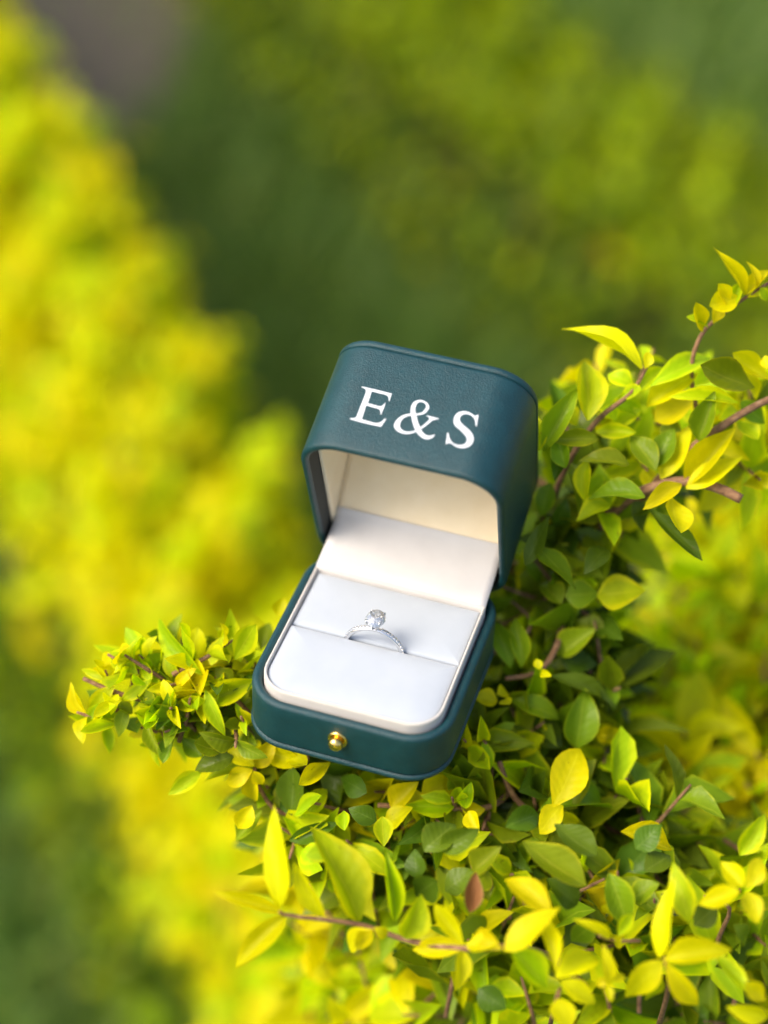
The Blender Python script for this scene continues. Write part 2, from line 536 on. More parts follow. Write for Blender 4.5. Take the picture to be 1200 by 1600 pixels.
# ------------------------------------------------------------------ hedge rows behind
def hedge_row(name, label, path, halfw, z_top, n, colour):
    P = np.array(path, float)
    seg = np.linalg.norm(np.diff(P, axis=0), axis=1); cum = np.r_[0, np.cumsum(seg)]
    HW = np.array(halfw)
    root = empty(name, (P[len(P) // 2][0], P[len(P) // 2][1], 0))
    tag(root, label, 'hedge')
    off = np.array([P[len(P) // 2][0], P[len(P) // 2][1], 0])
    s = rng.uniform(0, cum[-1], n)
    i = np.clip(np.searchsorted(cum, s) - 1, 0, len(seg) - 1)
    f = ((s - cum[i]) / seg[i])[:, None]
    c = P[i] * (1 - f) + P[i + 1] * f
    hw = HW[i] * (1 - f[:, 0]) + HW[i + 1] * f[:, 0]
    d = (P[i + 1] - P[i]) / seg[i][:, None]
    side = np.c_[d[:, 1], -d[:, 0]]
    # cross-section: superellipse arch from ground over the top
    ph = rng.uniform(0, math.pi, n)
    ph = np.where(rng.random(n) < 0.55, rng.normal(math.pi / 2, 0.55, n), ph); ph = np.clip(ph, 0.02, math.pi - 0.02)
    cs, sn = np.cos(ph), np.sin(ph)
    k = (np.abs(cs) ** 3.2 + np.abs(sn) ** 3.2) ** (-1 / 3.2)
    lump = 1 + 0.06 * np.sin(s * 23 + ph * 3) * np.sin(s * 11 + 1.3) + 0.08 * np.sin(s * 47 + ph * 7)
    dep = 1 - np.abs(rng.normal(0, 0.10, n)) + (rng.random(n) < 0.06) * rng.uniform(0.02, 0.16, n)
    q = k * lump * dep
    hz = 0.62 * z_top
    pos = np.c_[c + side * (cs * q * hw)[:, None], z_top * 0.38 + sn * q * hz]
    low = ph_low = (np.abs(cs) > 0.85)
    pos[:, 2] = np.where(low, rng.uniform(0.04, 1, n) * pos[:, 2], pos[:, 2])
    nr = np.c_[side * (cs)[:, None], sn * 0.9] + rng.normal(0, 0.45, (n, 3))
    yd = rng.normal(0, 1, (n, 3)) + nr * 0.8
    L = rng.uniform(0.018, 0.032, n); Wd = L * rng.uniform(0.42, 0.6, n)
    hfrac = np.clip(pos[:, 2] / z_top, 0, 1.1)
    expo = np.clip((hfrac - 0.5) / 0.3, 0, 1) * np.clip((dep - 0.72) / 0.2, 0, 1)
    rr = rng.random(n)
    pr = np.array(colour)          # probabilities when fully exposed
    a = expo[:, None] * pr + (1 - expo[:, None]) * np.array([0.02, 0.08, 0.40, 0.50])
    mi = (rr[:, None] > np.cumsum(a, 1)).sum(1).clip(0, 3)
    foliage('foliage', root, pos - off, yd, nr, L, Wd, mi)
    # woody stems inside
    for t in np.arange(0.03, cum[-1], 0.13):
        j = min(np.searchsorted(cum, t) - 1, len(seg) - 1); j = max(j, 0)
        p = P[j] + (P[j + 1] - P[j]) * ((t - cum[j]) / seg[j]) - off[:2]
        pts = [(p[0] + random.uniform(-.01, .01), p[1], -0.01)]
        for h in (0.3, 0.6, 0.85):
            pts.append((p[0] + random.uniform(-.03, .03), p[1] + random.uniform(-.03, .03), h * z_top))
        V, F = tube(pts, [0.008, 0.006, 0.004, 0.002], 7)
        link('stem', mesh('stem', V, F), BARK, root)
    return root

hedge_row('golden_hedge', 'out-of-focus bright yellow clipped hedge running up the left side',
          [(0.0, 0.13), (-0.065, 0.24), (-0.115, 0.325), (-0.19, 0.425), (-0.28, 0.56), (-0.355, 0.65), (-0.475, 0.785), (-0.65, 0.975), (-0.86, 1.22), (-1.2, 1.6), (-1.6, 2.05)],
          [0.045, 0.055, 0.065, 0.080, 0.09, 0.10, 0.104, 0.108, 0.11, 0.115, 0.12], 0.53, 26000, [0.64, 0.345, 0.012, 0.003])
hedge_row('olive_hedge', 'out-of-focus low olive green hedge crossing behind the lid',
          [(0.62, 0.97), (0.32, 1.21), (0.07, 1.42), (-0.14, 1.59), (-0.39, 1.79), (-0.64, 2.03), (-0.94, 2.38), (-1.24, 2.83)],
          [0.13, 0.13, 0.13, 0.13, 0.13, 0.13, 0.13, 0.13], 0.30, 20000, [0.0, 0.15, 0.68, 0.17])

# ------------------------------------------------------------------ the ring box (built in mm, rim at z = 0)
W, D, HB, HL, LID_A, RC = 60.0, 69.2, 17.2, 35.0, R(70), 13.1
box = empty('ring_box', (0, 0, Z0))
tag(box, 'open dark teal leather ring box with white cushion resting on the leaves', 'ring box')
DB = 67.4
bb = (-W / 2, W / 2, 0, DB, RC, RC)

prof = [(3.0, -HB + 3), (3.0, -1.7)] + [(3.0 - 1.6 + 1.6 * math.cos(R(a)), -1.6 + 1.6 * math.sin(R(a))) for a in (20, 45, 70, 90)] \
     + [(1.3 - 1.3 * math.sin(R(a)), -1.3 + 1.3 * math.cos(R(a))) for a in (0, 22, 45, 68, 90)] + [(0, -4), (0, -HB + 3.2), (0.08, -HB + 2.5), (0.45, -HB + 2.2), (0.9, -HB + 2.15)]
V, F = loft(bb, prof, cap0=True, n=12)
base = link('base', recalc(mesh('base', V, F)), LEATHER, box)
prof = [(1.0, -HB + 2.3), (0.25, -HB + 2.05), (-0.25, -HB + 1.7), (-0.45, -HB + 1.1), (-0.25, -HB + 0.4), (0.3, -HB), (3, -HB - 0.05)]
V, F = loft(bb, prof, cap0=True, cap1=True, n=12)
link('bottom_plate', recalc(mesh('bottom_plate', V, F)), LEATHER, base)

# gold push button on the front wall
def place(o, loc, rot):
    o.location = Vector(loc) * MM
    o.rotation_euler = rot
V, F = lathe([(2.75, -0.6), (2.95, 0.0), (2.9, 0.5), (2.5, 0.72), (2.05, 0.45), (1.9, 0.2)], 40)
col_o = link('button_collar', mesh('button_collar', V, F), GOLD, base)
place(col_o, (-0.4, 0.0, -7.0), (R(90), 0, 0))
V, F = lathe([(1.6, 0.0), (1.6, 1.0), (1.95, 1.25), (2.12, 1.8), (2.08, 2.3), (1.8, 2.85), (1.3, 3.25), (0.7, 3.45), (0.2, 3.5)], 40)
but = link('button', mesh('button', V, F), GOLD, base)
place(but, (-0.4, 0.0, -7.0), (R(90), 0, 0))

# cushion: band (frame) with two pads and a slit
IB = (-W / 2 + 3.4, W / 2 - 3.4, 3.4, 56.3, 9.7, 0.6)
V, F = loft(IB, [(0, -9), (0, 1.5), (0.06, 2.1), (0.3, 2.45), (0.55, 2.5), (0.8, 2.35), (0.95, 1.7), (0.95, -3)], n=12)
cush = link('cushion', recalc(mesh('cushion', V, F)), BAND, box)

def pad(name, pb, zt, puff):
    V, F = loft(pb, [(0.0, -3.0), (0.0, zt - 1.3), (0.12, zt - 0.65), (0.4, zt - 0.25), (0.9, zt), (2, zt + puff * .4), (4, zt + puff * .75), (7, zt + puff * .95), (10, zt + puff)], cap1=True, n=12, mn=0.3)
    return link(name, recalc(mesh(name, V, F)), CUSHION, cush)
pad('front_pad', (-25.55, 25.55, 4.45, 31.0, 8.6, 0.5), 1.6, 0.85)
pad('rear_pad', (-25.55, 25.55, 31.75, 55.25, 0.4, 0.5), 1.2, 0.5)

# hinge cloth from the cushion's back edge up into the lid (white), then the lid's sloping cream panel
def cloth(name, prof, hw0, hw1, mat, parent, wob=0.2, nu=24, sub=5):
    P = []
    for k in range(len(prof) - 1):
        p0, p1, p2, p3 = [Vector(prof[min(max(q, 0), len(prof) - 1)]) for q in (k - 1, k, k + 1, k + 2)]
        for s_ in range(sub):
            t = s_ / sub
            P.append(0.5 * ((2 * p1) + (p2 - p0) * t + (2 * p0 - 5 * p1 + 4 * p2 - p3) * t * t + (3 * p1 - p0 - 3 * p2 + p3) * t ** 3))
    P.append(Vector(prof[-1]))
    V, F = [], []
    for j, p in enumerate(P):
        t = j / (len(P) - 1)
        for i in range(nu + 1):
            s = -1 + 2 * i / nu
            V.append((s * (hw0 + (hw1 - hw0) * t) * MM, p.x * MM, (p.y + wob * math.sin(math.pi * t) * math.sin(3.3 * s + 2.5 * t)) * MM))
    for j in range(len(P) - 1):
        for i in range(nu):
            a = j * (nu + 1) + i
            F.append((a, a + 1, a + nu + 2, a + nu + 1))
    o = link(name, mesh(name, V, F), mat, parent)
    so = o.modifiers.new('thickness', 'SOLIDIFY'); so.thickness = 0.0005; so.offset = -1
    return o
cloth('hinge_cloth', [(55.7, 1.5), (56.2, 2.3), (58.5, 3.4), (63, 4.4), (68, 6.0), (72, 8.2), (74, 10.2), (74.6, 11.2)], 26.6, 26.1, FLAP, box, 0.25)
cloth('lid_panel', [(74.0, 9.0), (75.2, 11.2), (79, 16.9), (84, 24.0), (88, 29.5), (92, 35.0)], 26.1, 26.2, LINING, box, 0.3)

# lid, in its own frame: hinge edge at the origin, closed front towards -y, outside top at +z
lb = (-W / 2, W / 2, -D, 0, RC, RC)
prof = [(2.3, 9.0), (2.3, 1.2), (2.15, 0.5), (1.8, 0.1), (1.4, 0.0), (0.9, 0.05), (0.35, 0.35), (0.08, 0.8), (0, 1.4), (0, 6), (0, HL - 1.0), (0.08, HL - 0.35), (0.4, HL - 0.1), (0.9, HL - 0.05)]
V, F = loft(lb, prof, n=14)
lid = link('lid', recalc(mesh('lid', V, F)), [LEATHER, INNER], box)
for p in lid.data.polygons:
    if all(lid.data.vertices[v].co.z > 0.0011 for v in p.vertices) and p.index < 2 * 60:
        p.material_index = 1
lid.location = (0, 70.17 * MM, -6.98 * MM)
lid.rotation_euler = (-LID_A, 0, 0)
prof = [(1.1, HL - 0.3), (0.3, HL + 0.1), (0.0, HL + 0.35), (-0.12, HL + 0.9), (-0.05, HL + 1.6), (0.35, HL + 2.2), (1.2, HL + 2.55), (3, HL + 2.65)]
V, F = loft(lb, prof, cap0=True, cap1=True, n=14)
link('lid_plate', recalc(mesh('lid_plate', V, F)), LEATHER, lid)
V, F = loft(lb, [(2.32, 7.6), (2.6, 7.2), (3.3, 7.2), (3.6, 7.6), (3.7, 9), (3.8, 24), (4.2, 28), (5.5, 31), (8, 32.6), (12, 33)], cap1=True, n=14)
link('lid_lining', recalc(mesh('lid_lining', V, F)), LINING, lid)

LETTERS = {'E':[[(-17.09,21.21),(-13.92,21.22),(-8.11,21.03),(-8.14,19.69),(-8.02,18.31),(-8.4,18.29),(-8.75,19.23),(-9.12,19.8),(-9.89,20.05),(-11.53,20.06),(-13.59,20.16),(-13.88,20.08),(-13.79,18.8),(-13.73,16.23),(-13.11,16.24),(-10.41,16.07),(-9.85,16.29),(-9.51,16.82),(-9.2,17.64),(-8.94,17.63),(-8.88,15.8),(-8.98,13.5),(-9.32,13.41),(-9.66,14.42),(-10.04,14.91),(-10.59,15.06),(-12.5,15.12),(-13.81,15.28),(-13.99,15.05),(-13.86,13.47),(-13.77,11.0),(-13.59,10.64),(-12.32,10.58),(-9.91,10.48),(-8.98,10.72),(-8.49,11.15),(-8.08,11.84),(-7.84,12.48),(-7.13,12.6),(-7.46,11.05),(-7.8,9.54),(-10.71,9.47),(-13.86,9.51),(-16.95,9.72),(-17.25,9.86),(-17.27,10.15),(-16.89,10.32),(-16.08,10.54),(-15.7,10.93),(-15.65,11.97),(-15.65,14.32),(-15.57,16.85),(-15.55,19.38),(-15.81,20.2),(-16.18,20.55),(-17.19,20.74),(-17.28,21.01)]],'&':[[(0.14,21.02),(1.1,21.11),(2.22,20.66),(2.97,20.03),(3.35,19.3),(3.38,18.4),(3.05,17.41),(2.46,16.59),(1.61,16.12),(0.7,15.68),(1.2,14.7),(1.94,13.42),(2.74,12.4),(3.23,13.1),(3.86,14.25),(4.32,15.27),(4.35,15.77),(3.88,16.06),(3.24,16.22),(3.25,16.52),(3.86,16.58),(5.28,16.51),(6.91,16.45),(7.04,16.23),(6.85,15.94),(6.15,15.71),(5.62,15.37),(4.86,14.19),(4.12,12.93),(3.22,11.71),(3.86,10.99),(4.56,10.52),(5.33,10.27),(6.14,10.37),(6.8,10.7),(7.24,11.1),(7.49,10.97),(7.43,10.46),(6.92,9.6),(6.13,8.99),(5.22,8.78),(4.17,9.03),(3.17,9.58),(2.07,10.46),(1.41,9.88),(0.46,9.31),(-0.43,9.04),(-1.67,8.96),(-2.86,9.21),(-3.81,9.78),(-4.45,10.51),(-4.69,11.26),(-4.6,12.35),(-4.23,13.43),(-3.52,14.53),(-2.51,15.37),(-1.31,15.96),(-1.65,17.08),(-1.82,18.19),(-1.75,19.12),(-1.5,19.9),(-0.86,20.6)],[(0.38,20.21),(-0.08,19.89),(-0.36,19.15),(-0.36,18.24),(-0.19,17.46),(0.27,16.38),(1.03,16.66),(1.73,17.14),(2.19,18.17),(2.37,18.96),(2.08,19.71),(1.53,20.14),(0.91,20.31)],[(-0.92,15.21),(-1.64,14.81),(-2.4,14.08),(-2.84,13.23),(-2.97,12.29),(-2.87,11.41),(-2.5,10.77),(-1.93,10.27),(-1.14,9.99),(-0.19,10.08),(0.71,10.35),(1.63,10.97),(0.79,12.13),(-0.06,13.55)]],'S':[[(17.38,20.5),(17.61,19.03),(17.81,17.49),(17.94,16.58),(17.54,16.47),(17.28,17.06),(16.93,17.98),(16.46,18.73),(15.89,19.24),(15.3,19.55),(14.52,19.68),(13.7,19.54),(13.07,19.15),(12.72,18.62),(12.63,18.01),(12.82,17.34),(13.27,16.73),(14.06,16.14),(15.23,15.5),(16.42,14.8),(17.32,14.03),(17.93,13.18),(18.24,12.4),(18.37,11.43),(18.2,10.52),(17.77,9.69),(17.09,9.08),(16.22,8.68),(15.29,8.53),(14.28,8.62),(13.32,8.95),(12.48,9.3),(11.87,9.28),(11.57,9.06),(11.48,8.74),(11.13,8.68),(11.0,9.33),(10.77,10.71),(10.43,12.5),(10.89,12.62),(11.38,11.6),(11.98,10.6),(12.52,10.02),(13.24,9.64),(14.16,9.45),(14.99,9.56),(15.75,9.88),(16.23,10.36),(16.45,11.06),(16.34,11.75),(15.95,12.37),(15.34,13.0),(14.25,13.8),(13.06,14.5),(12.02,15.09),(11.46,15.67),(11.07,16.44),(10.89,17.27),(10.9,18.29),(11.2,19.17),(11.73,19.9),(12.57,20.44),(13.51,20.63),(14.5,20.62),(15.46,20.29),(16.11,19.95),(16.56,19.92),(16.94,20.31)]]}
def letter(name, polys):
    cu = bpy.data.curves.new(name, 'CURVE'); cu.dimensions = '2D'; cu.fill_mode = 'BOTH'
    cu.extrude = 0.05 * MM
    cu.offset = -0.09 * MM
    for P in polys:
        s_ = cu.splines.new('POLY'); s_.points.add(len(P) - 1); s_.use_cyclic_u = True
        for pt, (x, h) in zip(s_.points, P):
            pt.co = (x * MM, h * MM, 0, 1)
    tmp = bpy.data.objects.new('tmp', cu); col.objects.link(tmp)
    dg = bpy.context.evaluated_depsgraph_get()
    me = bpy.data.meshes.new_from_object(tmp.evaluated_get(dg))
    bpy.data.objects.remove(tmp); bpy.data.curves.remove(cu)
    me.name = name
    me.materials.clear()
    o = link(name, me, FOIL, lid, smooth=False)
    # curve (x, y) -> lid (x, z) on the front face y = -D, outside is -y
    o.matrix_local = Matrix(((1, 0, 0, 0), (0, 0, -1, (-D - 0.03) * MM), (0, 1, 0, 0), (0, 0, 0, 1)))
    return o
for nm, key in (('letter_e', 'E'), ('ampersand', '&'), ('letter_s', 'S')):
    o = letter(nm, LETTERS[key])
    o['label'] = {'E': 'white serif letter E', '&': 'white ampersand', 'S': 'white serif letter S'}[key]

# ------------------------------------------------------------------ the ring
RO, RI, RY, RZ = 9.15, 7.85, 31.35, -1.2
ring = empty('ring', (0, RY * MM, Z0 + (RZ - RO) * MM))
tag(ring, 'silver engagement ring with oval clear stone standing in the cushion slit', 'ring')
V, F = [], []
n, kk = 72, 10
for i in range(n):
    a = 2 * math.pi * i / n
    for j in range(kk):
        b = 2 * math.pi * j / kk
        rr = (RO + RI) / 2 + (RO - RI) / 2 * math.cos(b)
        V.append((rr * math.sin(a) * MM, 0.85 * math.sin(b) * MM, (RO + rr * math.cos(a)) * MM))
for i in range(n):
    for j in range(kk):
        F.append((i * kk + j, ((i + 1) % n) * kk + j, ((i + 1) % n) * kk + (j + 1) % kk, i * kk + (j + 1) % kk))
link('band', recalc(mesh('band', V, F)), SILVER, ring)

def gem(rx, ry, crown, pav, table=0.46, n=16):
    V, F = [], []
    rows = [(table, crown, 0.0), (0.82, crown * 0.6, 0.5), (1.0, 0.06, 0.0), (1.0, -0.06, 0.0), (0.55, -pav * 0.5, 0.5), (0.03, -pav, 0.0)]
    for s_, z, tw in rows:
        for i in range(n):
            a = 2 * math.pi * (i + tw) / n
            V.append((rx * s_ * math.cos(a) * MM, ry * s_ * math.sin(a) * MM, z * MM))
    F.append(tuple(range(n)))
    for k in range(len(rows) - 1):
        for i in range(n):
            j = (i + 1) % n
            a, b, c, d = k * n + i, k * n + j, (k + 1) * n + j, (k + 1) * n + i
            if rows[k][2] < rows[k + 1][2]:
                F += [(a, b, d), (b, c, d)]
            else:
                F += [(a, b, c), (a, c, d)]
    F.append(tuple((len(rows) - 1) * n + i for i in range(n - 1, -1, -1)))
    return recalc(mesh('gem', V, F))
top = 2 * RO
GZ = top + 3.55
stone = link('stone', gem(2.95, 3.6, 1.7, 2.7), GEM, ring, smooth=False)
stone.location = (0, 0, GZ * MM)
pv = gem(0.62, 0.62, 0.26, 0.35, n=8); pv.materials.append(GEM)
cn = lathe([(0.5, -0.45), (0.55, -0.12), (0.5, 0.02)], 10)
cupm = mesh('setting', *cn); cupm.materials.append(SILVER)
bead_v, bead_f = lathe([(0.16, -0.2), (0.17, 0.12), (0.1, 0.22), (0.03, 0.25)], 6)
beadm = mesh('bead', bead_v, bead_f); beadm.materials.append(SILVER)
for i in range(-10, 11):
    if abs(i) < 2: continue
    a = i * R(7.2)
    ps = link('pave_stone', pv, (), ring, smooth=False)
    ps.location = (math.sin(a) * (RO + 0.12) * MM, 0, (RO + math.cos(a) * (RO + 0.12)) * MM)
    ps.rotation_euler = (0, a, 0)
    cu_ = link('pave_setting', cupm, (), ring)
    cu_.location = ps.location; cu_.rotation_euler = ps.rotation_euler
    for sgn in (-1, 1):
        a2 = a + R(3.6)
        bd = link('bead', beadm, (), ring)
        bd.location = (math.sin(a2) * (RO + 0.1) * MM, sgn * 0.36 * MM, (RO + math.cos(a2) * (RO + 0.1)) * MM)
        bd.rotation_euler = (0, a2, 0)
for sx_ in (-1, 1):
    for sy_ in (-1, 1):
        pts = [(sx_ * 0.5 * MM, sy_ * 0.4 * MM, (top - 0.3) * MM), (sx_ * 1.25 * MM, sy_ * 1.45 * MM, (GZ - 1.6) * MM), (sx_ * 2.02 * MM, sy_ * 2.55 * MM, (GZ) * MM), (sx_ * 2.0 * MM, sy_ * 2.5 * MM, (GZ + 0.65) * MM), (sx_ * 1.72 * MM, sy_ * 2.15 * MM, (GZ + 1.05) * MM)]
        V, F = tube(pts, [0.34 * MM, 0.30 * MM, 0.28 * MM, 0.28 * MM, 0.22 * MM], 8)
        link('prong', mesh('prong', V, F), SILVER, ring)
V, F = lathe([(1.0, -0.4), (1.25, 0.0), (1.25, 0.35), (1.0, 0.5)], 24)
hb_ = link('basket_ring', mesh('basket_ring', V[:-24] + V[-24:], F[:-1]), SILVER, ring)
hb_.location = (0, 0, (top + 1.2) * MM)

# ------------------------------------------------------------------ the shrub the box rests on
def at(px, py, depth):
    """a point seen at photo pixel (px,py) at this distance along the view axis"""
    return cam_loc + (cam_dir + cam_right * ((px - 600) / 3000) - cam_up * ((py - 800) / 3000)) * depth

shrub = empty('golden_shrub', (0.12, 0.16, 0))
tag(shrub, 'golden-leaved shrub with green inner leaves and brown twigs carrying the ring box', 'shrub')
bpy.context.view_layer.update()
IMW = shrub.matrix_world.inverted()

def twig(pts, r0, r1, name='branch'):
    P = [IMW @ Vector(p) for p in pts]
    # smooth by Catmull-Rom
    Q = []
    for k in range(len(P) - 1):
        p0, p1, p2, p3 = P[max(k - 1, 0)], P[k], P[k + 1], P[min(k + 2, len(P) - 1)]
        for s_ in range(4):
            t = s_ / 4
            Q.append(0.5 * ((2 * p1) + (p2 - p0) * t + (2 * p0 - 5 * p1 + 4 * p2 - p3) * t * t + (3 * p1 - p0 - 3 * p2 + p3) * t ** 3))
    Q.append(P[-1])
    rad = [r0 + (r1 - r0) * i / (len(Q) - 1) for i in range(len(Q))]
    V, F = tube(Q, rad, 8)
    return link(name, mesh(name, V, F), BARK, shrub)

